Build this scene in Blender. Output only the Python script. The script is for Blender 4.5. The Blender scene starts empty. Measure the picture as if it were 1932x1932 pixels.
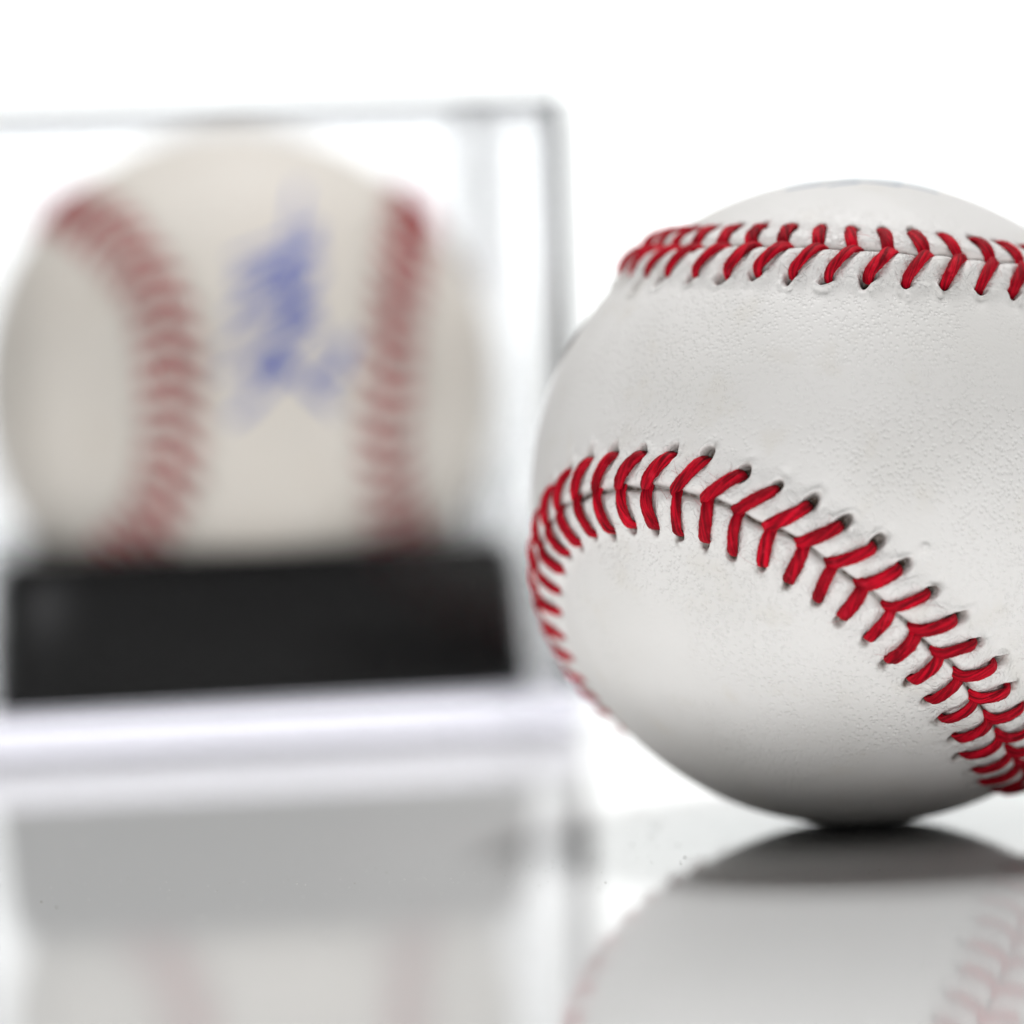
import bpy, bmesh, math, random
import numpy as np
from mathutils import Matrix, Vector

random.seed(7)
rng = np.random.default_rng(7)
scene = bpy.context.scene
C = scene.collection

# ------------------------------------------------------------------ camera
F_PX, HALF, HORIZON = 8243.0, 966.0, 400.0          # measured on a 1932 px wide view of the photograph
CAM_H = 0.07135
pitch = math.atan((HALF - HORIZON) / F_PX)
roll = math.radians(2.0)
fwd = Vector((0, math.cos(pitch), -math.sin(pitch)))
up0 = Vector((0, math.sin(pitch), math.cos(pitch)))
right0 = Vector((1, 0, 0))
cam_r = right0 * math.cos(roll) - up0 * math.sin(roll)
cam_u = right0 * math.sin(roll) + up0 * math.cos(roll)
cam_data = bpy.data.cameras.new('camera')
cam = bpy.data.objects.new('camera', cam_data)
C.objects.link(cam)
cam.matrix_world = Matrix(((cam_r.x, cam_u.x, -fwd.x, 0), (cam_r.y, cam_u.y, -fwd.y, 0),
                           (cam_r.z, cam_u.z, -fwd.z, CAM_H), (0, 0, 0, 1)))
cam_data.sensor_width = 36.0
cam_data.lens = 36.0 * F_PX / (2 * HALF)
cam_data.clip_start = 0.02
cam_data.clip_end = 50.0
cam_data.dof.use_dof = True
cam_data.dof.focus_distance = 0.470
cam_data.dof.aperture_fstop = 6.8
scene.camera = cam

# ------------------------------------------------------------------ light
world = bpy.data.worlds.new('World')
scene.world = world
world.use_nodes = True
bg = world.node_tree.nodes['Background']
bg.inputs[0].default_value = (1.0, 1.0, 1.0, 1)
bg.inputs[1].default_value = 0.035


def area_lamp(name, loc, target, sx, sy, power, color=(1, 1, 1)):
    d = bpy.data.lights.new(name, 'AREA')
    d.shape = 'RECTANGLE'
    d.size, d.size_y, d.energy, d.color = sx, sy, power, color
    o = bpy.data.objects.new(name, d)
    C.objects.link(o)
    o.location = loc
    v = Vector(target) - Vector(loc)
    o.rotation_euler = v.to_track_quat('-Z', 'Y').to_euler()
    return o


area_lamp('softbox_above', (0.05, 0.74, 0.87), (0.01, 0.53, 0.03), 0.31, 0.31, 7.0)
# added low fill lamps, no real windows, set below the table top: the table's edges keep their light off the table itself
area_lamp('low_fill_front', (-0.50, -2.20, -0.105), (0.0, 0.53, 0.02), 1.20, 0.12, 35.0)
area_lamp('low_fill_right', (2.20, -0.25, -0.037), (0.0, 0.53, 0.02), 0.90, 0.042, 14.0)
area_lamp('low_fill_left', (-2.00, -0.35, -0.037), (0.0, 0.53, 0.02), 0.90, 0.042, 8.5)

vs = scene.view_settings
vs.view_transform = 'Standard'
vs.look = 'None'
vs.exposure = 0.0
vs.gamma = 1.0
vs.use_curve_mapping = False
scene.render.engine = 'CYCLES'
cy = scene.cycles
cy.use_denoising = True
cy.max_bounces = 12
cy.transmission_bounces = 12
cy.transparent_max_bounces = 24
cy.glossy_bounces = 5
cy.diffuse_bounces = 3
cy.caustics_reflective = False
cy.caustics_refractive = True
cy.blur_glossy = 0.3
cy.sample_clamp_indirect = 6.0


# ------------------------------------------------------------------ helpers
def tag(o, label=None, cat=None, group=None, kind=None):
    if label: o['label'] = label
    if cat: o['category'] = cat
    if group: o['group'] = group
    if kind: o['kind'] = kind
    return o


def link(name, me, mat, parent=None, smooth=True):
    o = bpy.data.objects.new(name, me)
    C.objects.link(o)
    if mat is not None:
        me.materials.clear()
        me.materials.append(mat)
    if parent is not None:
        o.parent = parent
    if smooth:
        me.polygons.foreach_set('use_smooth', np.ones(len(me.polygons), dtype=bool))
    return o


def np_mesh(name, verts, faces):
    """mesh from numpy arrays; faces all tris or all quads"""
    me = bpy.data.meshes.new(name)
    k = faces.shape[1]
    me.vertices.add(len(verts))
    me.vertices.foreach_set('co', np.ascontiguousarray(verts, dtype=np.float32).ravel())
    me.loops.add(faces.size)
    me.loops.foreach_set('vertex_index', np.ascontiguousarray(faces, dtype=np.int32).ravel())
    me.polygons.add(len(faces))
    me.polygons.foreach_set('loop_start', np.arange(0, faces.size, k, dtype=np.int32))
    me.update(calc_edges=True)
    return me


def new_mat(name):
    m = bpy.data.materials.new(name)
    m.use_nodes = True
    nt = m.node_tree
    return m, nt, nt.nodes['Principled BSDF']


def node(nt, kind, **kw):
    n = nt.nodes.new(kind)
    for k, v in kw.items():
        setattr(n, k, v)
    return n


def mixcol(nt, fac, a, b):
    n = nt.nodes.new('ShaderNodeMix')
    n.data_type = 'RGBA'
    for sock, val in ((n.inputs[0], fac), (n.inputs[6], a), (n.inputs[7], b)):
        if hasattr(val, 'links'):
            nt.links.new(val, sock)
        else:
            sock.default_value = val if not isinstance(val, tuple) else (*val, 1)
    return n.outputs[2]


def math_n(nt, op, a, b=None):
    n = nt.nodes.new('ShaderNodeMath')
    n.operation = op
    for i, val in enumerate((a, b)):
        if val is None: continue
        if hasattr(val, 'links'):
            nt.links.new(val, n.inputs[i])
        else:
            n.inputs[i].default_value = val
    return n.outputs[0]


def ramp(nt, val, lo, hi):
    n = nt.nodes.new('ShaderNodeMapRange')
    n.interpolation_type = 'SMOOTHSTEP'
    nt.links.new(val, n.inputs[0])
    n.inputs[1].default_value, n.inputs[2].default_value = lo, hi
    return n.outputs[0]


# ------------------------------------------------------------------ materials
def leather_mat(name, base, tint, hue_noise):
    m, nt, p = new_mat(name)
    tc = node(nt, 'ShaderNodeTexCoord')
    obj = tc.outputs['Object']
    # broad, faint unevenness of the tanned hide
    n1 = node(nt, 'ShaderNodeTexNoise'); n1.inputs['Scale'].default_value = 45; n1.inputs['Detail'].default_value = 2
    nt.links.new(obj, n1.inputs['Vector'])
    col = mixcol(nt, ramp(nt, n1.outputs[0], .35, .7), base, tint)
    n3 = node(nt, 'ShaderNodeTexNoise'); n3.inputs['Scale'].default_value = 190; n3.inputs['Detail'].default_value = 4
    nt.links.new(obj, n3.inputs['Vector'])
    col = mixcol(nt, math_n(nt, 'MULTIPLY', ramp(nt, n3.outputs[0], .55, .75), .35), col, tuple(c * f for c, f in zip(tint, (.97, .94, .88))))
    # raw hide and grime round the stitch holes
    at = node(nt, 'ShaderNodeAttribute', attribute_name='grime')
    n2 = node(nt, 'ShaderNodeTexNoise'); n2.inputs['Scale'].default_value = 1500; n2.inputs['Detail'].default_value = 3
    nt.links.new(obj, n2.inputs['Vector'])
    g = math_n(nt, 'MULTIPLY', at.outputs['Fac'], math_n(nt, 'ADD', math_n(nt, 'MULTIPLY', n2.outputs[0], 1.6), .2))
    g = math_n(nt, 'MINIMUM', g, 0.97)
    col = mixcol(nt, g, col, (0.085, 0.05, 0.032))
    # sparse tiny specks
    vo = node(nt, 'ShaderNodeTexVoronoi'); vo.inputs['Scale'].default_value = 170
    nt.links.new(obj, vo.inputs['Vector'])
    sp = math_n(nt, 'LESS_THAN', vo.outputs['Distance'], .032)
    sepc = node(nt, 'ShaderNodeSeparateColor'); nt.links.new(vo.outputs['Color'], sepc.inputs[0])
    sp = math_n(nt, 'MULTIPLY', sp, math_n(nt, 'LESS_THAN', sepc.outputs[0], hue_noise))
    col = mixcol(nt, math_n(nt, 'MULTIPLY', sp, .7), col, (0.30, 0.19, 0.08))
    nt.links.new(col, p.inputs['Base Color'])
    p.inputs['Roughness'].default_value = 0.52
    p.inputs['Specular IOR Level'].default_value = 0.2
    # grain: pores and pebbles, strong in some areas and worn smooth in others
    wv = node(nt, 'ShaderNodeTexNoise'); wv.inputs['Scale'].default_value = 700; wv.inputs['Detail'].default_value = 2
    nt.links.new(obj, wv.inputs['Vector'])
    vm = node(nt, 'ShaderNodeVectorMath', operation='SCALE'); vm.inputs[3].default_value = 0.0005
    nt.links.new(wv.outputs['Color'], vm.inputs[0])
    va = node(nt, 'ShaderNodeVectorMath', operation='ADD')
    nt.links.new(obj, va.inputs[0]); nt.links.new(vm.outputs[0], va.inputs[1])
    v1 = node(nt, 'ShaderNodeTexVoronoi'); v1.inputs['Scale'].default_value = 1950
    nt.links.new(va.outputs[0], v1.inputs['Vector'])
    mk = node(nt, 'ShaderNodeTexNoise'); mk.inputs['Scale'].default_value = 70; mk.inputs['Detail'].default_value = 2
    nt.links.new(obj, mk.inputs['Vector'])
    amt = ramp(nt, mk.outputs[0], .36, .56)
    pores = math_n(nt, 'MULTIPLY', ramp(nt, v1.outputs['Distance'], .10, .55), math_n(nt, 'ADD', math_n(nt, 'MULTIPLY', amt, .8), .2))
    fine = node(nt, 'ShaderNodeTexNoise'); fine.inputs['Scale'].default_value = 3200; fine.inputs['Detail'].default_value = 2
    nt.links.new(obj, fine.inputs['Vector'])
    hgt = math_n(nt, 'ADD', pores, math_n(nt, 'MULTIPLY', fine.outputs[0], .35))
    # long shallow creases
    cr = node(nt, 'ShaderNodeTexNoise'); cr.inputs['Scale'].default_value = 260; cr.inputs['Detail'].default_value = 3
    cr.inputs['Roughness'].default_value = .6
    nt.links.new(obj, cr.inputs['Vector'])
    hgt = math_n(nt, 'ADD', hgt, math_n(nt, 'MULTIPLY', cr.outputs[0], .7))
    # drawn, wrinkled leather along the seam
    pk = node(nt, 'ShaderNodeAttribute', attribute_name='pucker')
    wr = node(nt, 'ShaderNodeTexNoise'); wr.inputs['Scale'].default_value = 520; wr.inputs['Detail'].default_value = 2
    wr.inputs['Distortion'].default_value = 1.2
    nt.links.new(obj, wr.inputs['Vector'])
    crease = math_n(nt, 'ABSOLUTE', math_n(nt, 'SUBTRACT', wr.outputs[0], .5))
    crease = math_n(nt, 'MULTIPLY', ramp(nt, crease, 0.0, .09), .9)
    hgt = math_n(nt, 'ADD', hgt, math_n(nt, 'MULTIPLY', crease, pk.outputs['Fac']))
    bp = node(nt, 'ShaderNodeBump'); bp.inputs['Strength'].default_value = 0.72; bp.inputs['Distance'].default_value = 0.00011
    nt.links.new(hgt, bp.inputs['Height'])
    nt.links.new(bp.outputs[0], p.inputs['Normal'])
    return m


def thread_mat():
    m, nt, p = new_mat('red_waxed_thread')
    tc = node(nt, 'ShaderNodeTexCoord')
    mp = node(nt, 'ShaderNodeMapping'); mp.inputs['Scale'].default_value = (10, 1.5, 1)
    nt.links.new(tc.outputs['UV'], mp.inputs[0])
    n = node(nt, 'ShaderNodeTexNoise'); n.inputs['Scale'].default_value = 1.0; n.inputs['Detail'].default_value = 5
    n.inputs['Roughness'].default_value = .65
    nt.links.new(mp.outputs[0], n.inputs['Vector'])
    n2 = node(nt, 'ShaderNodeTexNoise'); n2.inputs['Scale'].default_value = 900; n2.inputs['Detail'].default_value = 3
    nt.links.new(tc.outputs['Object'], n2.inputs['Vector'])
    col = mixcol(nt, ramp(nt, n.outputs[0], .38, .62), (0.15, 0.0003, 0.005), (0.78, 0.002, 0.024))
    col = mixcol(nt, math_n(nt, 'MULTIPLY', ramp(nt, n2.outputs[0], .56, .74), .5), col, (0.85, 0.025, 0.06))
    oi = node(nt, 'ShaderNodeObjectInfo')
    col = mixcol(nt, math_n(nt, 'MULTIPLY', oi.outputs['Random'], .45), col, (0.30, 0.001, 0.010))
    nt.links.new(col, p.inputs['Base Color'])
    p.inputs['Roughness'].default_value = 0.68
    p.inputs['Specular IOR Level'].default_value = 0.14
    p.inputs['Sheen Weight'].default_value = 0.03
    p.inputs['Sheen Roughness'].default_value = 0.4
    p.inputs['Sheen Tint'].default_value = (1.0, .55, .6, 1)
    bp = node(nt, 'ShaderNodeBump'); bp.inputs['Strength'].default_value = 1.0; bp.inputs['Distance'].default_value = 0.00024
    nt.links.new(n.outputs[0], bp.inputs['Height'])
    nt.links.new(bp.outputs[0], p.inputs['Normal'])
    return m


def acrylic_mat(name, col, rough):
    m, nt, p = new_mat(name)
    p.inputs['Base Color'].default_value = (*col, 1)
    p.inputs['Transmission Weight'].default_value = 1.0
    p.inputs['IOR'].default_value = 1.49
    p.inputs['Roughness'].default_value = rough
    return m


def pane_mat():
    # thin clear sheet: light passes straight through, each face mirrors a little (Fresnel)
    m, nt, p = new_mat('clear_acrylic_sheet')
    out = nt.nodes['Material Output']
    nt.nodes.remove(p)
    tr = node(nt, 'ShaderNodeBsdfTransparent'); tr.inputs[0].default_value = (0.985, 0.985, 0.99, 1)
    gl = node(nt, 'ShaderNodeBsdfGlossy'); gl.inputs['Roughness'].default_value = 0.02
    lw = node(nt, 'ShaderNodeLayerWeight'); lw.inputs[0].default_value = 0.5
    fr = math_n(nt, 'ADD', math_n(nt, 'MULTIPLY', math_n(nt, 'POWER', lw.outputs['Facing'], 5.0), .96), .03)
    mx = node(nt, 'ShaderNodeMixShader')
    nt.links.new(fr, mx.inputs[0]); nt.links.new(tr.outputs[0], mx.inputs[1]); nt.links.new(gl.outputs[0], mx.inputs[2])
    nt.links.new(mx.outputs[0], out.inputs['Surface'])
    return m


def black_mat():
    m, nt, p = new_mat('black_gloss_plastic')
    tc = node(nt, 'ShaderNodeTexCoord')
    n = node(nt, 'ShaderNodeTexNoise'); n.inputs['Scale'].default_value = 160; n.inputs['Detail'].default_value = 4
    nt.links.new(tc.outputs['Object'], n.inputs['Vector'])
    mr = node(nt, 'ShaderNodeMapRange'); nt.links.new(n.outputs[0], mr.inputs[0])
    mr.inputs[3].default_value, mr.inputs[4].default_value = .16, .34
    nt.links.new(mr.outputs[0], p.inputs['Roughness'])
    p.inputs['Base Color'].default_value = (0.003, 0.0027, 0.003, 1)
    p.inputs['Specular IOR Level'].default_value = 0.1
    return m


def table_mat():
    m, nt, p = new_mat('glossy_white_acrylic_sheet')
    tc = node(nt, 'ShaderNodeTexCoord')
    n = node(nt, 'ShaderNodeTexNoise'); n.inputs['Scale'].default_value = 22; n.inputs['Detail'].default_value = 5
    nt.links.new(tc.outputs['Object'], n.inputs['Vector'])
    mr = node(nt, 'ShaderNodeMapRange'); nt.links.new(n.outputs[0], mr.inputs[0])
    mr.inputs[3].default_value, mr.inputs[4].default_value = .045, .085
    nt.links.new(mr.outputs[0], p.inputs['Roughness'])
    p.inputs['Base Color'].default_value = (0.85, 0.855, 0.85, 1)
    p.inputs['IOR'].default_value = 1.5
    return m


def flat_mat(name, col, rough=.6, em=None):
    m, nt, p = new_mat(name)
    tc = node(nt, 'ShaderNodeTexCoord')
    n = node(nt, 'ShaderNodeTexNoise'); n.inputs['Scale'].default_value = 600; n.inputs['Detail'].default_value = 3
    nt.links.new(tc.outputs['Object'], n.inputs['Vector'])
    c = mixcol(nt, n.outputs[0], tuple(x * .8 for x in col), tuple(min(1, x * 1.15) for x in col))
    nt.links.new(c, p.inputs['Base Color'])
    p.inputs['Roughness'].default_value = rough
    if em:
        p.inputs['Emission Color'].default_value = (*em[0], 1)
        p.inputs['Emission Strength'].default_value = em[1]
    return m


LEATHER = leather_mat('white_leather', (0.86, 0.845, 0.825), (0.79, 0.775, 0.75), .05)
LEATHER_OLD = leather_mat('aged_cream_leather', (0.88, 0.83, 0.745), (0.84, 0.785, 0.70), .05)
THREAD = thread_mat()
PANE = pane_mat()
ACRYLIC = acrylic_mat('clear_acrylic', (0.70, 0.68, 0.75), 0.05)
EDGE = acrylic_mat('darkened_acrylic_corner', (0.035, 0.032, 0.038), 0.2)  # near-black tint puts the dark refracted edge into the colour
TOP_EDGE = acrylic_mat('darkened_acrylic_top', (0.07, 0.065, 0.095), 0.25)  # dark tint stands in for refraction along the top edges
BLACK = black_mat()
TABLE = table_mat()
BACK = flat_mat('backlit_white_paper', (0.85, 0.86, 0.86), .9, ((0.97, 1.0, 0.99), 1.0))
INK_BLUE = flat_mat('blue_ballpoint_ink', (0.025, 0.09, 0.50), .45)
INK_PRINT = flat_mat('blue_grey_print', (0.22, 0.30, 0.40), .6)
DUST = flat_mat('dust_specks', (0.30, 0.27, 0.23), .9)
LINT = flat_mat('lint_fibres', (0.75, 0.75, 0.73), .9)

# ------------------------------------------------------------------ setting: table and backdrop
def grid_sheet(name, x0, x1, y0, y1, z, mat):
    me = np_mesh(name, np.array([(x0, y0, z), (x1, y0, z), (x1, y1, z), (x0, y1, z)]), np.array([[0, 1, 2, 3]]))
    return link(name, me, mat, smooth=False)


bm = bmesh.new()
bmesh.ops.create_cube(bm, size=1.0, matrix=Matrix.Translation((0, 0.935, -0.0125)) @ Matrix.Diagonal((1.2, 1.47, 0.025, 1)))
bmesh.ops.bevel(bm, geom=bm.edges[:], offset=0.003, segments=2, affect='EDGES')
me = bpy.data.meshes.new('tabletop'); bm.to_mesh(me); bm.free()
tag(link('tabletop', me, TABLE, smooth=False), kind='structure')

# a gently curved sheet of backlit white paper standing behind the table
H_, ny = 0.5, 24
vv, ff = [], []
for i in range(ny + 1):
    a = -0.285 + 0.57 * i / ny
    x, y = 2.1 * math.sin(a), 1.58 + 0.35 * (math.cos(a) - 1)
    vv += [(x, y, 0.001), (x, y, H_)]
    if i: ff.append((2 * i - 2, 2 * i, 2 * i + 1, 2 * i - 1))
tag(link('backdrop', np_mesh('backdrop', np.array(vv), np.array(ff)), BACK), kind='structure')

# ------------------------------------------------------------------ baseballs
# seam centre lines of the two balls: 160 points on the unit sphere, times 20000
SEAM_FRONT = """
-6470 14118 12602 -5570 14982 12022 -4648 15776 11381 -3713 16498 10678 -2773 17148 9913 -1838 17723 9084 -919 18222 8192 -24 18645 7237 833 18990
6219 1642 19258 5140 2390 19449 4002 3064 19563 2810 3653 19601 1568 4144 19564 284 4527 19454 -1032 4792 19272 -2369 4932 19023 -3713 4944 18709
-5052 4825 18335 -6369 4574 17904 -7650 4195 17422 -8881 3691 16895 -10046 3068 16329 -11133 2334 15730 -12129 1499 15104 -13024 574 14457 -13808 -429
13794 -14475 -1497 13121 -15020 -2615 12440 -15441 -3768 11753 -15737 -4944 11062 -15912 -6129 10367 -15968 -7311 9666 -15910 -8478 8959 -15743 -9622
8244 -15474 -10732 7519 -15109 -11800 6782 -14655 -12819 6032 -14117 -13782 5267 -13502 -14683 4484 -12818 -15515 3683 -12072 -16272 2862 -11271
-16950 2019 -10422 -17545 1155 -9532 -18053 277 -8604 -18474 -608 -7639 -18807 -1492 -6639 -19051 -2369 -5609 -19204 -3238 -4554 -19261 -4104 -3488
-19214 -4989 -2436 -19049 -5921 -1440 -18758 -6918 -540 -18339 -7976 232 -17803 -9072 863 -17160 -10183 1356 -16423 -11283 1725 -15602 -12355 1984
-14705 -13384 2151 -13741 -14360 2231 -12716 -15277 2216 -11643 -16127 2091 -10534 -16901 1842 -9404 -17590 1472 -8261 -18187 996 -7109 -18689 436
-5954 -19092 -190 -4801 -19396 -875 -3661 -19595 -1618 -2545 -19690 -2416 -1461 -19678 -3262 -413 -19562 -4144 595 -19342 -5053 1559 -19021 -5980 2471
-18602 -6919 3323 -18085 -7867 4109 -17476 -8816 4830 -16778 -9756 5486 -15996 -10678 6083 -15137 -11570 6629 -14205 -12421 7130 -13205 -13221 7595
-12142 -13960 8035 -11023 -14626 8461 -9853 -15209 8890 -8640 -15695 9343 -7395 -16063 9841 -6135 -16295 10370 -4870 -16393 10892 -3598 -16383 11389
-2320 -16276 11862 -1045 -16069 12323 210 -15751 12783 1431 -15315 13245 2599 -14758 13712 3701 -14081 14181 4722 -13289 14651 5647 -12388 15117 6467
-11387 15575 7169 -10297 16020 7746 -9131 16446 8190 -7902 16850 8497 -6624 17226 8663 -5312 17569 8689 -3981 17874 8575 -2646 18137 8325 -1320 18353
7947 -16 18518 7449 1255 18629 6841 2483 18680 6135 3662 18670 5342 4785 18594 4475 5850 18451 3546 6854 18238 2568 7796 17954 1550 8675 17597 502
9492 17167 -564 10246 16665 -1644 10935 16095 -2730 11555 15460 -3822 12098 14770 -4921 12555 14033 -6024 12915 13245 -7117 13188 12388 -8170 13409
11436 -9138 13627 10388 -9995 13864 9258 -10741 14104 8064 -11383 14332 6816 -11923 14539 5525 -12355 14725 4197 -12673 14892 2845 -12868 15044 1479
-12931 15185 113 -12856 15320 -1239 -12642 15448 -2565 -12296 15564 -3854 -11827 15661 -5098 -11246 15733 -6290 -10562 15776 -7419 -9778 15791 -8468
-8889 15788 -9417 -7895 15780 -10245 -6798 15774 -10941 -5612 15773 -11499 -4356 15773 -11923 -3048 15765 -12221 -1706 15740 -12395 -343 15692 -12445
1029 15622 -12370 2399 15531 -12172 3755 15419 -11860 5087 15280 -11443 6386 15108 -10935 7646 14898 -10344 8862 14645 -9680 10028 14344 -8953 11140
13991 -8169 12195 13585 -7339 13189 13122
"""
SEAM_CASED = """
14131 2643 13904 13919 3982 13799 13626 5301 13647 13254 6594 13449 12804 7853 13206 12275 9073 12923 11668 10247 12604 10980 11367 12257 10211 12426
11888 9361 13416 11506 8432 14328 11118 7424 15156 10733 6341 15889 10360 5190 16520 10009 3976 17040 9686 2710 17443 9402 1401 17722 9164 63 17872
8978 -1290 17889 8849 -2642 17773 8782 -3978 17524 8779 -5282 17145 8840 -6538 16640 8965 -7731 16016 9149 -8850 15282 9388 -9882 14446 9677 -10819
13519 10009 -11655 12512 10374 -12385 11434 10765 -13006 10296 11173 -13519 9107 11588 -13925 7877 12002 -14225 6615 12406 -14423 5326 12791 -14523
4019 13151 -14530 2699 13476 -14450 1372 13760 -14289 42 13994 -14055 -1285 14171 -13751 -2606 14287 -13380 -3912 14341 -12939 -5198 14337 -12431
-6458 14275 -11861 -7686 14151 -11241 -8880 13957 -10583 -10038 13684 -9901 -11157 13322 -9211 -12235 12863 -8524 -13265 12304 -7841 -14242 11649
-7160 -15157 10909 -6479 -16005 10093 -5814 -16781 9197 -5200 -17481 8207 -4685 -18097 7111 -4304 -18615 5914 -4053 -19027 4644 -3900 -19332 3328
-3808 -19533 1987 -3755 -19634 632 -3747 -19632 -727 -3800 -19525 -2081 -3931 -19310 -3417 -4154 -18986 -4718 -4477 -18557 -5966 -4899 -18027 -7144
-5407 -17403 -8240 -5986 -16694 -9245 -6617 -15908 -10156 -7289 -15051 -10970 -7993 -14131 -11681 -8712 -13153 -12292 -9433 -12122 -12809 -10143
-11044 -13234 -10835 -9923 -13570 -11502 -8764 -13817 -12136 -7572 -13978 -12730 -6352 -14057 -13277 -5108 -14058 -13771 -3843 -13985 -14206 -2563
-13843 -14574 -1270 -13638 -14870 30 -13374 -15090 1334 -13059 -15227 2637 -12696 -15276 3935 -12294 -15234 5223 -11860 -15095 6495 -11400 -14856 7745
-10923 -14514 8968 -10437 -14065 10155 -9952 -13509 11301 -9476 -12845 12396 -9020 -12074 13431 -8592 -11200 14396 -8204 -10228 15283 -7863 -9165
16080 -7578 -8021 16780 -7356 -6807 17372 -7203 -5537 17849 -7124 -4225 18206 -7121 -2888 18437 -7193 -1541 18540 -7340 -200 18516 -7559 1121 18364
-7843 2406 18088 -8187 3645 17693 -8583 4827 17185 -9021 5944 16570 -9492 6990 15856 -9987 7959 15050 -10495 8851 14160 -11007 9662 13194 -11514 10393
12159 -12006 11044 11062 -12476 11617 9910 -12916 12114 8711 -13318 12538 7469 -13676 12890 6192 -13983 13174 4887 -14233 13393 3558 -14421 13551 2213
-14542 13652 858 -14591 13699 -500 -14563 13697 -1855 -14455 13648 -3201 -14265 13552 -4529 -13993 13409 -5835 -13644 13210 -7113 -13225 12956 -8357
-12740 12657 -9561 -12182 12353 -10709 -11521 12099 -11777 -10720 11923 -12738 -9776 11816 -13580 -8716 11761 -14299 -7564 11749 -14891 -6340 11772
-15355 -5063 11823 -15690 -3747 11895 -15898 -2405 11986 -15976 -1051 12096 -15925 303 12224 -15744 1644 12370 -15435 2959 12530 -15001 4237 12703
-14448 5467 12884 -13782 6638 13070 -13010 7741 13256 -12140 8769 13434 -11184 9719 13593 -10153 10590 13729 -9055 11380 13846 -7896 12081 13950 -6680
12680 14045 -5415 13168 14135 -4110 13539 14219 -2777 13789 14284 -1426 13926 14306 -67 13976 14259 1291 13965
"""
R = 0.037
MM = 0.001
NST = 107            # double stitches round a ball


def seam_table(txt, n=4320):
    t = np.array([int(x) for x in txt.split()], dtype=float).reshape(-1, 3) / 20000.0
    m = len(t)
    fq = np.fft.fft(t, axis=0)
    out = np.zeros((n, 3), complex)
    half = m // 2
    g = np.zeros((n, 3), complex)
    g[:half] = fq[:half]; g[-half + 1:] = fq[-half + 1:]
    s = np.fft.ifft(g, axis=0).real * (n / m)
    s /= np.linalg.norm(s, axis=1)[:, None]
    # even arc length
    for _ in range(2):
        c = np.r_[s, s[:1]]
        L = np.r_[0, np.cumsum(np.linalg.norm(np.diff(c, axis=0), axis=1))]
        q = np.linspace(0, L[-1], n + 1)[:-1]
        s = np.stack([np.interp(q, L, c[:, i]) for i in range(3)], 1)
        s /= np.linalg.norm(s, axis=1)[:, None]
    T = np.roll(s, -3, 0) - np.roll(s, 3, 0)
    T -= s * (T * s).sum(1)[:, None]
    T /= np.linalg.norm(T, axis=1)[:, None]
    return s, T, np.cross(s, T), L[-1] * R / MM      # points, tangents, sideways (+ = panel A), length in mm


def sstep(a, lo, hi):
    x = np.clip((a - lo) / (hi - lo), 0, 1)
    return x * x * (3 - 2 * x)


# stitch paths in (along, across, height above leather) millimetres
PATH_A = np.array([(-1.05, -0.25, -.75), (-.60, 0.0, -.12), (-.10, .42, .22), (.36, 1.1, .32), (.84, 1.85, .35), (1.28, 2.6, .34), (1.68, 3.22, .22), (1.9, 3.6, -.15), (2.0, 3.8, -1.0)])
PATH_B = np.array([(-.25, .25, -.75), (-.05, -.1, -.25), (.08, -.55, .16), (.2, -1.35, .30), (.32, -2.3, .34), (.44, -3.15, .32), (.54, -3.9, .18), (.62, -4.2, -.15), (.66, -4.4, -1.0)])


def lean(path, a):
    return np.interp(a, np.abs(path[2:, 1]), path[2:, 0])


def noise3(P, seed, freq, n=18):
    r = np.random.default_rng(seed)
    k = r.normal(size=(n, 3)); k /= np.linalg.norm(k, axis=1)[:, None]
    k *= freq * r.uniform(.6, 1.5, (n, 1))
    ph = r.uniform(0, 6.28, n)
    return np.cos(P @ k.T + ph).sum(1) / math.sqrt(n)


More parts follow.
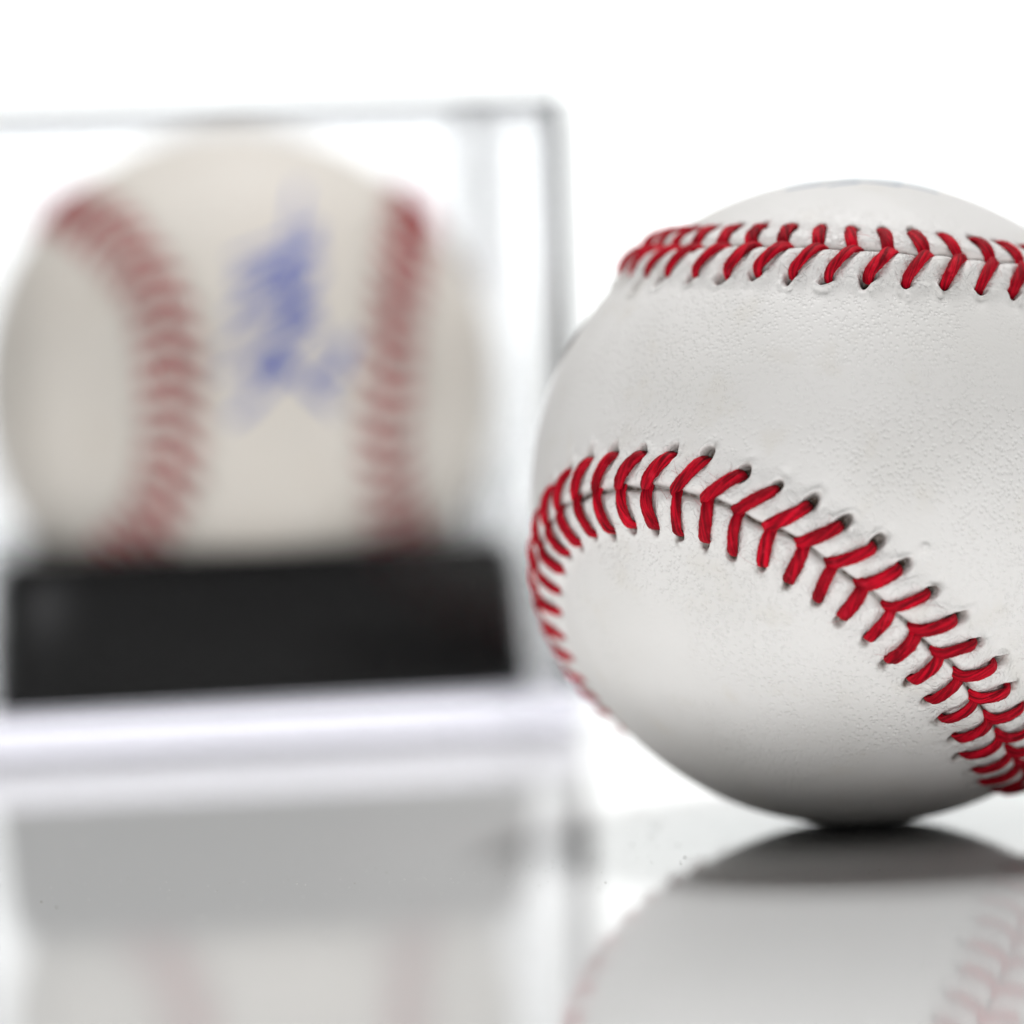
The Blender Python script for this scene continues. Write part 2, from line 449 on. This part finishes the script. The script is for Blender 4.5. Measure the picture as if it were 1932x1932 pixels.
class Ball:
    def __init__(self, txt, seed, puff=1.0):
        self.puff = puff
        self.S, self.T, self.B, self.len = seam_table(txt)
        self.n = len(self.S)
        self.pitch = self.len / NST
        r = np.random.default_rng(seed)
        self.jA = r.normal(0, 1, (NST, 6)); self.jB = r.normal(0, 1, (NST, 6))
        self.seed = seed

    def frame(self, s_mm):
        x = (s_mm / self.len * self.n) % self.n
        i = np.floor(x).astype(int) % self.n
        w = (x - np.floor(x))[..., None]
        j = (i + 1) % self.n
        S = self.S[i] * (1 - w) + self.S[j] * w
        S /= np.linalg.norm(S, axis=-1)[..., None]
        B = self.B[i] * (1 - w) + self.B[j] * w
        return S, B / np.linalg.norm(B, axis=-1)[..., None]

    def coords(self, V):
        """nearest seam position: along (mm), across (signed mm)"""
        st = self.S[::8]
        idx = np.empty(len(V), int)
        Vf, sf = V.astype(np.float32), st.astype(np.float32).T.copy()
        for k in range(0, len(V), 40000):
            idx[k:k + 40000] = (Vf[k:k + 40000] @ sf).argmax(1)
        i = idx * 8
        for _ in range(2):      # slide along the tangent to the foot point
            ds = ((V - self.S[i]) * self.T[i]).sum(1) * R / MM
            i = (i + np.round(ds / self.len * self.n).astype(int)) % self.n
        ds = ((V - self.S[i]) * self.T[i]).sum(1) * R / MM
        u = np.arcsin(np.clip((V * self.B[i]).sum(1), -1, 1)) * R / MM
        return i * self.len / self.n + ds, u

    def ridge(self, u):
        a = np.abs(u)
        return self.puff * 1.1 * (1 - sstep(a, .8, 5.9)) - .25 * np.exp(-(a / 1.0) ** 2)

    def height(self, V, detail=True):
        h = .10 * noise3(V, self.seed + 1, 5.0) + .05 * noise3(V, self.seed + 2, 13.0)
        grime = np.zeros(len(V))
        pucker = np.zeros(len(V))
        s, u = self.coords(V)
        near = np.abs(u) < 9.5
        sn, un, Vn = s[near], u[near], V[near]
        a = np.abs(un)
        d = self.ridge(un)
        d -= 1.0 * np.exp(-(np.abs(un + .16 * noise3(Vn, 5, 40.0)) / np.clip(.26 + .10 * noise3(Vn, 6, 55.0), .1, .6)) ** 1.6)
        g = np.exp(-((un + .16 * noise3(Vn, 5, 40.0)) / .24) ** 2) * np.clip(.85 + .25 * noise3(Vn, 7, 30.0), 0, 1)
        for side, path, jit in ((1, PATH_A, self.jA), (-1, PATH_B, self.jB)):
            m = (un * side) > -.2
            am, sm, vm = a[m], sn[m], Vn[m]
            ln = lean(path, am)
            ph = (sm - ln) / self.pitch
            k = np.round(ph).astype(int)
            dsl = (ph - k) * self.pitch
            kk = k % NST
            dsl = dsl - jit[kk, 0] * .16 * np.clip(am / 4.2, 0, 1)
            win = sstep(am, .1, 1.0) * (1 - sstep(am, 3.8, 4.8))
            # leather pressed in under each thread, puffed up between two
            pr = -.36 * np.exp(-(dsl / .62) ** 2) * win
            pr += .16 * win * np.cos(np.pi * np.clip(dsl / (self.pitch * .5), -1, 1)) * -1
            pr += (.09 * noise3(vm, 11, 60.0) + .05 * noise3(vm, 12, 150.0)) * win
            # punched hole beyond the end of the thread, torn lip on the far side
            a0 = (3.98 if side > 0 else 4.50) + .26 * jit[kk, 1]
            sl = (.62 if side > 0 else .15)
            da = am - a0
            dd = dsl - sl * np.maximum(da, 0) * .35
            wob = 1 + .34 * noise3(vm, 23, 75.0)
            la = np.where(da > 0, (.95 if side > 0 else .62) * (1 + .2 * jit[kk, 2]), .8)
            r2 = ((da / la) ** 2 + (dd / (.56 + .05 * jit[kk, 3])) ** 2) * wob
            dep = (1.7 if side > 0 else .85) * np.exp(-r2 ** 2.4)
            dep = dep * np.where(da > 0, 1.0, 1.0)
            lip = np.exp(-((np.sqrt(r2) - 1.55) / .38) ** 2) * sstep(da, -.3, .8) * (.30 if side > 0 else .08)
            lip = lip * (1 + .5 * noise3(vm, 31, 110.0))
            ramp_ = np.exp(-((da - 1.5) / 1.1) ** 2 - (dd / .55) ** 2) * (-.16 if side > 0 else -.05)
            pr = pr - dep + lip + ramp_
            d[m] += pr
            gg = np.exp(-r2 ** 2.2 * .8)
            mot = np.clip(.55 + .55 * noise3(vm, 41, 130.0) + .3 * noise3(vm, 42, 260.0), 0, 1.2)
            far = np.exp(-(((da - (.8 if side > 0 else .6)) / (.75 if side > 0 else .6)) ** 2 + (dd / .62) ** 2) ** 1.6)
            gg = np.maximum(gg, far * mot * (.50 + .16 * jit[kk, 4]) * (.8 if side > 0 else 1.1))
            g[m] = np.maximum(g[m], np.clip(gg, 0, 1))
        h[near] += d
        pucker[near] = sstep(a, .2, 1.2) * (1 - sstep(a, 3.9, 6.2))
        grime[near] = g
        self.pucker = pucker
        return h, grime

    def cover_mesh(self, name, level):
        V, Fc = icosphere(level)
        h, g = self.height(V)
        me = np_mesh(name, V * (R + h[:, None] * MM), Fc)
        at = me.attributes.new('grime', 'FLOAT', 'POINT')
        at.data.foreach_set('value', g.astype(np.float32))
        ap = me.attributes.new('pucker', 'FLOAT', 'POINT')
        ap.data.foreach_set('value', self.pucker.astype(np.float32))
        return me

    def stitch_mesh(self, name, k, side, rings=24, seg=24):
        path, jit = (PATH_A, self.jA[k]) if side > 0 else (PATH_B, self.jB[k])
        q = np.linspace(0, 1, rings)
        # arc-length spaced smooth path
        t = np.linspace(0, 1, len(path))
        fine = np.linspace(0, 1, 200)
        p = np.stack([smooth_interp(fine, t, path[:, i]) for i in range(3)], 1)
        L = np.r_[0, np.cumsum(np.linalg.norm(np.diff(p, axis=0), axis=1))]; L /= L[-1]
        p = np.stack([np.interp(q, L, p[:, i]) for i in range(3)], 1)
        tt = np.clip(np.abs(p[:, 1]) / 4.2, 0, 1)
        al = p[:, 0] + jit[0] * .16 * tt + .10 * jit[5] * np.sin(tt * math.pi)
        ac = p[:, 1] + side * .15 * jit[1] * tt ** 3
        S, Bv = self.frame(k * self.pitch + al)
        ang = ac * MM / R
        n = S * np.cos(ang)[:, None] + Bv * np.sin(ang)[:, None]
        base = self.ridge(ac) - .10 * sstep(np.abs(ac), .3, 1.2) * (1 - sstep(np.abs(ac), 3.7, 4.7))
        wave = .05 * noise3(n, 1, 5.0)
        ctr = n * (R + (base + wave + p[:, 2]) * MM)[:, None]
        tan = np.gradient(ctr, axis=0); tan /= np.linalg.norm(tan, axis=1)[:, None]
        lat = np.cross(tan, n); lat /= np.linalg.norm(lat, axis=1)[:, None]
        upv = np.cross(lat, tan)
        th = np.linspace(0, 2 * math.pi, seg, endpoint=False)
        wid = (.75 + .06 * jit[2]) * (.70 + .30 * np.sin(math.pi * np.clip(q * .92 + .06, 0, 1)) ** .6)
        thk = .42 * (.75 + .25 * np.sin(math.pi * q) ** .5)
        phi = math.pi / 2 + (q - .5) * (2.3 + .4 * jit[3]) + .5 * jit[4]      # three plies wind round each other
        rad = .72 + .30 * np.abs(np.cos(1.5 * (th[None] - phi[:, None]))) ** .8
        rr = np.random.default_rng(k * 2 + (side > 0) + self.seed * 999)
        rad *= 1 + rr.normal(0, .035, (rings, seg))
        X = (np.cos(th)[None] * wid[:, None] * rad)[..., None] * lat[:, None] * MM
        Y = (np.sin(th)[None] * thk[:, None] * rad)[..., None] * upv[:, None] * MM
        P = (ctr[:, None] + X + Y).reshape(-1, 3)
        i, j = np.meshgrid(np.arange(rings - 1), np.arange(seg), indexing='ij')
        j2 = (j + 1) % seg
        Fq = np.stack([i * seg + j, i * seg + j2, (i + 1) * seg + j2, (i + 1) * seg + j], -1).reshape(-1, 4)[:, ::-1]
        me = np_mesh(name, P, Fq)
        uv = me.uv_layers.new(name='thread')
        vi = Fq.ravel()
        tw = (phi / (2 * math.pi))[vi // seg]
        U = np.stack([(vi % seg) / seg - tw, (vi // seg) / rings + k * 1.37 + side * 40], 1)
        uv.data.foreach_set('uv', U.astype(np.float32).ravel())
        return me


def smooth_interp(x, t, y):
    m = np.gradient(y, t)
    i = np.clip(np.searchsorted(t, x) - 1, 0, len(t) - 2)
    h = t[i + 1] - t[i]
    s = (x - t[i]) / h
    return ((2 * s ** 3 - 3 * s ** 2 + 1) * y[i] + (s ** 3 - 2 * s ** 2 + s) * h * m[i]
            + (-2 * s ** 3 + 3 * s ** 2) * y[i + 1] + (s ** 3 - s ** 2) * h * m[i + 1])


_ico = {}


def icosphere(level):
    if level in _ico: return _ico[level]
    p = (1 + 5 ** .5) / 2
    V = np.array([(-1, p, 0), (1, p, 0), (-1, -p, 0), (1, -p, 0), (0, -1, p), (0, 1, p), (0, -1, -p), (0, 1, -p), (p, 0, -1), (p, 0, 1), (-p, 0, -1), (-p, 0, 1)], float)
    V /= np.linalg.norm(V[0])
    Fc = np.array([(0, 11, 5), (0, 5, 1), (0, 1, 7), (0, 7, 10), (0, 10, 11), (1, 5, 9), (5, 11, 4), (11, 10, 2), (10, 7, 6), (7, 1, 8), (3, 9, 4), (3, 4, 2), (3, 2, 6), (3, 6, 8), (3, 8, 9), (4, 9, 5), (2, 4, 11), (6, 2, 10), (8, 6, 7), (9, 8, 1)])
    for _ in range(level):
        e = np.sort(np.concatenate([Fc[:, [0, 1]], Fc[:, [1, 2]], Fc[:, [2, 0]]]), axis=1)
        key = e[:, 0].astype(np.int64) * len(V) + e[:, 1]
        uq, first, inv = np.unique(key, return_index=True, return_inverse=True)
        ue = e[first]
        mid = V[ue[:, 0]] + V[ue[:, 1]]
        mid /= np.linalg.norm(mid, axis=1)[:, None]
        k = len(Fc)
        a, b, c = len(V) + inv[:k], len(V) + inv[k:2 * k], len(V) + inv[2 * k:]
        V = np.concatenate([V, mid])
        Fc = np.concatenate([np.stack([Fc[:, 0], a, c], 1), np.stack([Fc[:, 1], b, a], 1), np.stack([Fc[:, 2], c, b], 1), np.stack([a, b, c], 1)])
    _ico[level] = (V, Fc)
    return V, Fc


def build_ball(ball, centre, level, leather, label, rings, seg, rest=None):
    me = ball.cover_mesh('leather_cover', level)
    co = np.empty(len(me.vertices) * 3, np.float32); me.vertices.foreach_get('co', co)
    low = float(co[2::3].min())
    c = Vector(centre)
    if rest is not None:
        c.z = rest - low
    root = bpy.data.objects.new('baseball', None)
    C.objects.link(root)
    root.empty_display_size = .02
    base = Vector((c.x, c.y, c.z + low))
    root.location = base
    tag(root, label, 'baseball', 'baseballs')
    off = c - base
    cov = link('leather_cover', me, leather, root)
    cov.location = off
    for side in (1, -1):
        for k in range(NST):
            o = link('stitch', ball.stitch_mesh('stitch', k, side, rings, seg), THREAD, root)
            o.location = off
    return root, c, off


def ray_to_ball(px, py, c, rad):
    """unit normal on a ball (centre c) under a measured pixel"""
    d = (cam_r * ((px - HALF) / F_PX) - cam_u * ((py - HALF) / F_PX) + fwd).normalized()
    o = Vector((0, 0, CAM_H)) - c
    b = o.dot(d)
    disc = b * b - (o.dot(o) - rad * rad)
    t = -b - math.sqrt(max(disc, 0))
    return (o + d * t).normalized()


def ink_stroke(name, ball, normals, width, mat, parent, off, lift=.03, seed=0):
    """pen or print line lying on the leather: a thin ribbon that follows the surface"""
    pts = []
    for a, b in zip(normals[:-1], normals[1:]):
        m = max(2, int(a.angle(b) * R / .0006))
        pts += [a.slerp(b, i / m) for i in range(m)]
    pts.append(normals[-1])
    V = np.array([p[:] for p in pts])
    if len(V) > 4:      # round the corners of the hand
        for _ in range(2):
            V[1:-1] = (V[:-2] + 2 * V[1:-1] + V[2:]) / 4
            V /= np.linalg.norm(V, axis=1)[:, None]
    T = np.gradient(V, axis=0)
    Lt = np.cross(V, T); Lt /= np.linalg.norm(Lt, axis=1)[:, None]
    w = width * (1 + .25 * noise3(V, seed, 60.0)) * MM / R
    cols = []
    for e in (-1, -.5, .5, 1):
        P = V + Lt * (w * e * .5)[:, None]
        P /= np.linalg.norm(P, axis=1)[:, None]
        h, _ = ball.height(P)
        cols.append(P * (R + (h + (lift if abs(e) < 1 else -.02))[:, None] * MM))
    P = np.stack(cols, 1).reshape(-1, 3)
    n = len(V)
    Fq = np.array([(i * 4 + j, (i + 1) * 4 + j, (i + 1) * 4 + j + 1, i * 4 + j + 1) for i in range(n - 1) for j in range(3)])
    o = link(name, np_mesh(name, P, Fq), mat, parent)
    o.location = off
    return o


front = Ball(SEAM_FRONT, 3)
root_f, c_f, off_f = build_ball(front, (0.03921, 0.49882, 0.037), 8, LEATHER,
    'white leather baseball with crisp red stitching resting on the bare glossy table', 24, 24, rest=0.0)

# loose fibres standing off the sewing thread
def fuzz(ball, count, parent, off):
    r = np.random.default_rng(99)
    V, Fc = [], []
    for _ in range(count):
        side = 1 if r.random() < .5 else -1
        path = PATH_A if side > 0 else PATH_B
        k = r.integers(NST)
        j = r.uniform(2, 6.6)
        q = np.array([np.interp(j, np.arange(len(path)), path[:, i]) for i in range(3)])
        al, ac = k * ball.pitch + q[0] + r.normal(0, .35), q[1] + r.normal(0, .2)
        d = r.normal(0, 1, 2) * .22
        crv = r.normal(0, 1, 2) * .12
        ln, w = r.uniform(.5, 1.8), .032
        pts = []
        for i in range(5):
            t = i / 4
            S, Bv = ball.frame(np.array([al + (d[0] * t + crv[0] * t * t) * ln * 2]))
            a = (ac + (d[1] * t + crv[1] * t * t) * ln * 2) * MM / R
            n = S[0] * math.cos(a) + Bv[0] * math.sin(a)
            hh = ball.ridge(np.array([a * R / MM]))[0] + .55 - .25 * t + .3 * t * (1 - t)
            pts.append(n * (R + hh * MM))
        pts = np.array(pts)
        T = np.gradient(pts, axis=0); T /= np.linalg.norm(T, axis=1)[:, None] + 1e-12
        nn = pts / np.linalg.norm(pts, axis=1)[:, None]
        L1 = np.cross(T, nn); L1 /= np.linalg.norm(L1, axis=1)[:, None] + 1e-12
        b0 = len(V)
        for i in range(5):
            ww = w * MM * (1 - .6 * i / 4) * .5
            V += [pts[i] + L1[i] * ww, pts[i] - L1[i] * ww * .5 + nn[i] * ww, pts[i] - L1[i] * ww * .5 - nn[i] * ww]
        for i in range(4):
            for m_ in range(3):
                m2 = (m_ + 1) % 3
                Fc.append((b0 + i * 3 + m_, b0 + i * 3 + m2, b0 + i * 3 + 3 + m2, b0 + i * 3 + 3 + m_))
    o = link('thread_fuzz', np_mesh('thread_fuzz', np.array(V), np.array(Fc)), THREAD, parent)
    o.location = off
    tag(o, kind='stuff')


fuzz(front, 5000, root_f, off_f)

# faded printing on the crown of the near ball, seen edge-on at its top rim
strokes = [[(1482, 357), (1520, 350), (1556, 345)], [(1560, 349), (1590, 344), (1620, 342)], [(1612, 340), (1660, 342), (1700, 349)], [(1690, 344), (1740, 353), (1772, 362)]]
for i, st in enumerate(strokes):
    nn = [ray_to_ball(x, y, c_f, R) for x, y in st]
    ink_stroke('printed_mark', front, nn, 1.6, INK_PRINT, root_f, off_f, seed=i)

# ------------------------------------------------------------------ display case
case_c = Vector((-0.0393, 0.6300, 0.0))
case_rot = math.radians(8.5)
case = bpy.data.objects.new('display_case', None)
C.objects.link(case)
case.location = case_c
case.rotation_euler = (0, 0, case_rot)
tag(case, 'clear acrylic display cube with a black plastic base holding the signed baseball', 'display case')


def case_bar(name, x0, x1, y0, y1, z0, z1, bev, mat):
    bm = bmesh.new()
    bmesh.ops.create_cube(bm, size=1.0, matrix=Matrix.Translation(((x0 + x1) / 2, (y0 + y1) / 2, (z0 + z1) / 2)) @ Matrix.Diagonal((x1 - x0, y1 - y0, z1 - z0, 1)))
    bmesh.ops.bevel(bm, geom=bm.edges[:], offset=bev, segments=2, affect='EDGES')
    me = bpy.data.meshes.new(name); bm.to_mesh(me); bm.free()
    return link(name, me, mat, case, smooth=False)


PLATE = 0.0058
bm = bmesh.new()
bmesh.ops.create_cube(bm, size=1.0, matrix=Matrix.Translation((0, 0, PLATE / 2 + .0002)) @ Matrix.Diagonal((.0850, .0850, PLATE, 1)))
bmesh.ops.bevel(bm, geom=bm.edges[:], offset=0.0007, segments=3, affect='EDGES')
me = bpy.data.meshes.new('bottom_plate'); bm.to_mesh(me); bm.free()
link('bottom_plate', me, ACRYLIC, case, smooth=False)
# cover: five clear panes with added strips, tinted to imitate dark refracting edges
HB, WALL, TOP = .0428, .0018, .0871
zb, gap = PLATE + .0004, .00012
hi = HB - WALL
ST = .0027       # the added dark corner strips are thicker than the panes
for sx in (-1, 1):
    x0, x1 = sorted((sx * hi, sx * HB))
    case_bar('side_pane', x0, x1, -HB + ST + gap, HB - ST - gap, zb, TOP - WALL - gap, .0001, PANE)
    case_bar('side_pane', -HB + ST + gap, HB - ST - gap, x0, x1, zb, TOP - WALL - gap, .0001, PANE)
    for sy in (-1, 1):
        cx0, cx1 = sorted((sx * (HB - ST), sx * HB))
        y0, y1 = sorted((sy * (HB - ST), sy * HB))
        case_bar('dark_corner_strip', cx0, cx1, y0, y1, zb, TOP - WALL - gap, .0005, EDGE)
    case_bar('dark_top_strip', x0, x1, -HB, HB, TOP - WALL, TOP, .0005, TOP_EDGE)
    case_bar('dark_top_strip', -hi + gap, hi - gap, x0, x1, TOP - WALL, TOP, .0005, TOP_EDGE)
case_bar('top_pane', -hi + gap, hi - gap, -hi + gap, hi - gap, TOP - WALL, TOP, .0001, PANE)

# black base: tapered block with a chamfered top edge and a round bowl for the ball
BALL_Z = 0.0477
BASE_TOP = 0.0262
rim = math.sqrt(R * R - (BALL_Z - BASE_TOP) ** 2) + .0010
N = 96
bowl = Matrix.Rotation(-case_rot, 3, 'Z') @ (Vector((-0.03854, 0.62987, 0)) - case_c)     # the bowl sits under the ball
z0 = PLATE + .0007
prof = [('s', .0371, z0), ('s', .0373, z0 + .0006), ('s', .0361, BASE_TOP - .0026), ('s', .0358, BASE_TOP - .0022), ('s', .0349, BASE_TOP - .0003), ('s', .0346, BASE_TOP),
        ('c', rim + .0006, BASE_TOP), ('c', rim, BASE_TOP - .0005)]
for i in range(1, 9):
    rr_ = rim * (1 - i / 8.0)
    dz = math.sqrt(max((R + .0009) ** 2 - rr_ ** 2, 0))
    prof.append(('c', max(rr_, .0004), max(BALL_Z - dz, z0 + .0012)))
vv = []
for kind, q, z in prof:
    for i in range(N):
        a = 2 * math.pi * i / N
        cx_, cy_ = math.cos(a), math.sin(a)
        if kind == 's':
            # rounded square outline
            e = 14.0
            rr2 = q / (abs(cx_) ** e + abs(cy_) ** e) ** (1 / e)
        else:
            rr2 = q
        vv.append((rr2 * cx_ + (bowl.x if kind == 'c' else 0), rr2 * cy_ + (bowl.y if kind == 'c' else 0), z))
ff = []
for r_ in range(len(prof) - 1):
    for i in range(N):
        j = (i + 1) % N
        ff.append((r_ * N + i, r_ * N + j, (r_ + 1) * N + j, (r_ + 1) * N + i))
bme = np_mesh('black_base', np.array(vv), np.array(ff))
bm = bmesh.new(); bm.from_mesh(bme)
bm.verts.ensure_lookup_table()
bm.faces.new([bm.verts[i] for i in range(N)][::-1])
L0 = (len(prof) - 1) * N
bm.faces.new([bm.verts[L0 + i] for i in range(N)])
bmesh.ops.recalc_face_normals(bm, faces=bm.faces[:])
bm.to_mesh(bme); bm.free()
base_o = link('black_base', bme, BLACK, case, smooth=False)
bme.set_sharp_from_angle(angle=math.radians(25))
bme.polygons.foreach_set('use_smooth', np.ones(len(bme.polygons), dtype=bool))

# ------------------------------------------------------------------ signed ball inside the case
cased = Ball(SEAM_CASED, 12, .30)
root_c, c_c, off_c = build_ball(cased, (-0.03854, 0.62987, BALL_Z), 6, LEATHER_OLD,
    'cream baseball signed in blue ink inside the clear display case', 12, 10)

sig = [
    [(566, 352), (556, 400), (548, 450), (548, 520), (545, 575), (560, 610)],
    [(440, 492), (520, 462), (600, 425), (560, 480), (450, 520), (445, 545), (600, 470)],
    [(598, 455), (520, 520), (430, 598), (500, 575), (604, 505), (560, 560), (445, 640), (420, 660)],
    [(520, 530), (600, 520), (540, 580), (600, 566), (520, 620), (602, 590), (560, 640), (470, 690), (415, 705)],
    [(606, 610), (520, 640), (470, 720), (540, 660), (500, 730), (560, 690), (480, 750), (432, 796), (470, 770), (540, 690)],
    [(520, 640), (545, 690), (580, 730), (636, 778), (600, 735), (570, 715), (620, 680), (668, 632), (640, 690), (600, 722), (655, 700)],
]
for i, st in enumerate(sig):
    ink_stroke('signature_stroke', cased, [ray_to_ball(x, y, c_c, R) for x, y in st], 1.0, INK_BLUE, root_c, off_c, seed=40 + i)

# ------------------------------------------------------------------ dust on the table
def scatter(name, count, mat, label, fibres, box, big=1.0):
    V, Fc = [], []
    for _ in range(count):
        x, y = random.uniform(*box[0]), random.uniform(*box[1])
        if (x - c_f.x) ** 2 + (y - c_f.y) ** 2 < .004 ** 2: continue
        if abs(x - case_c.x) < .048 and abs(y - case_c.y) < .048: continue
        k = len(V)
        if fibres:
            a = random.uniform(-.5, .5); l = random.uniform(.0004, .0022); w = .000016
            n = 5; bend = random.uniform(-.6, .6)
            for i in range(n):
                t = i / (n - 1) - .5
                px, py = x + math.cos(a + bend * t) * l * t, y + math.sin(a + bend * t) * l * t
                V += [(px, py - w, .00002), (px, py, .00009), (px, py + w, .00002)]
            for i in range(n - 1):
                for j in range(2):
                    q = k + i * 3 + j
                    Fc.append((q, q + 3, q + 4, q + 1))
        else:
            r = random.uniform(.00003, .00008) * big * (1.8 if random.random() < .07 else 1)
            n = 6
            for i in range(n):
                aa = 2 * math.pi * i / n
                rr = r * random.uniform(.7, 1.3)
                V.append((x + math.cos(aa) * rr, y + math.sin(aa) * rr, .00001))
            for i in range(n):
                aa = 2 * math.pi * i / n
                V.append((x + math.cos(aa) * r * .5, y + math.sin(aa) * r * .5, r * .8))
            for i in range(n):
                j = (i + 1) % n
                Fc.append((k + i, k + j, k + n + j, k + n + i))
            Fc.append((k + n, k + n + 1, k + n + 2, k + n + 3)); Fc.append((k + n, k + n + 3, k + n + 4, k + n + 5))
    o = link(name, np_mesh(name, np.array(V), np.array(Fc)), mat, smooth=False)
    return tag(o, label, 'dust', None, 'stuff')


scatter('dust', 900, DUST, 'fine dark dust specks lying on the glossy white table', False, ((-.09, .11), (.38, .60)))
scatter('specks', 40, DUST, 'coarser dark specks in the gap between case and ball on the table', False, ((-.004, .020), (.452, .486)), 1.1)
scatter('pale_dust', 110, LINT, 'fine pale dust scattered on the table in front of the case', False, ((-.056, .004), (.445, .49)))
scatter('lint', 40, LINT, 'tiny pale lint fibres lying on the glossy white table', True, ((-.09, .11), (.38, .60)))
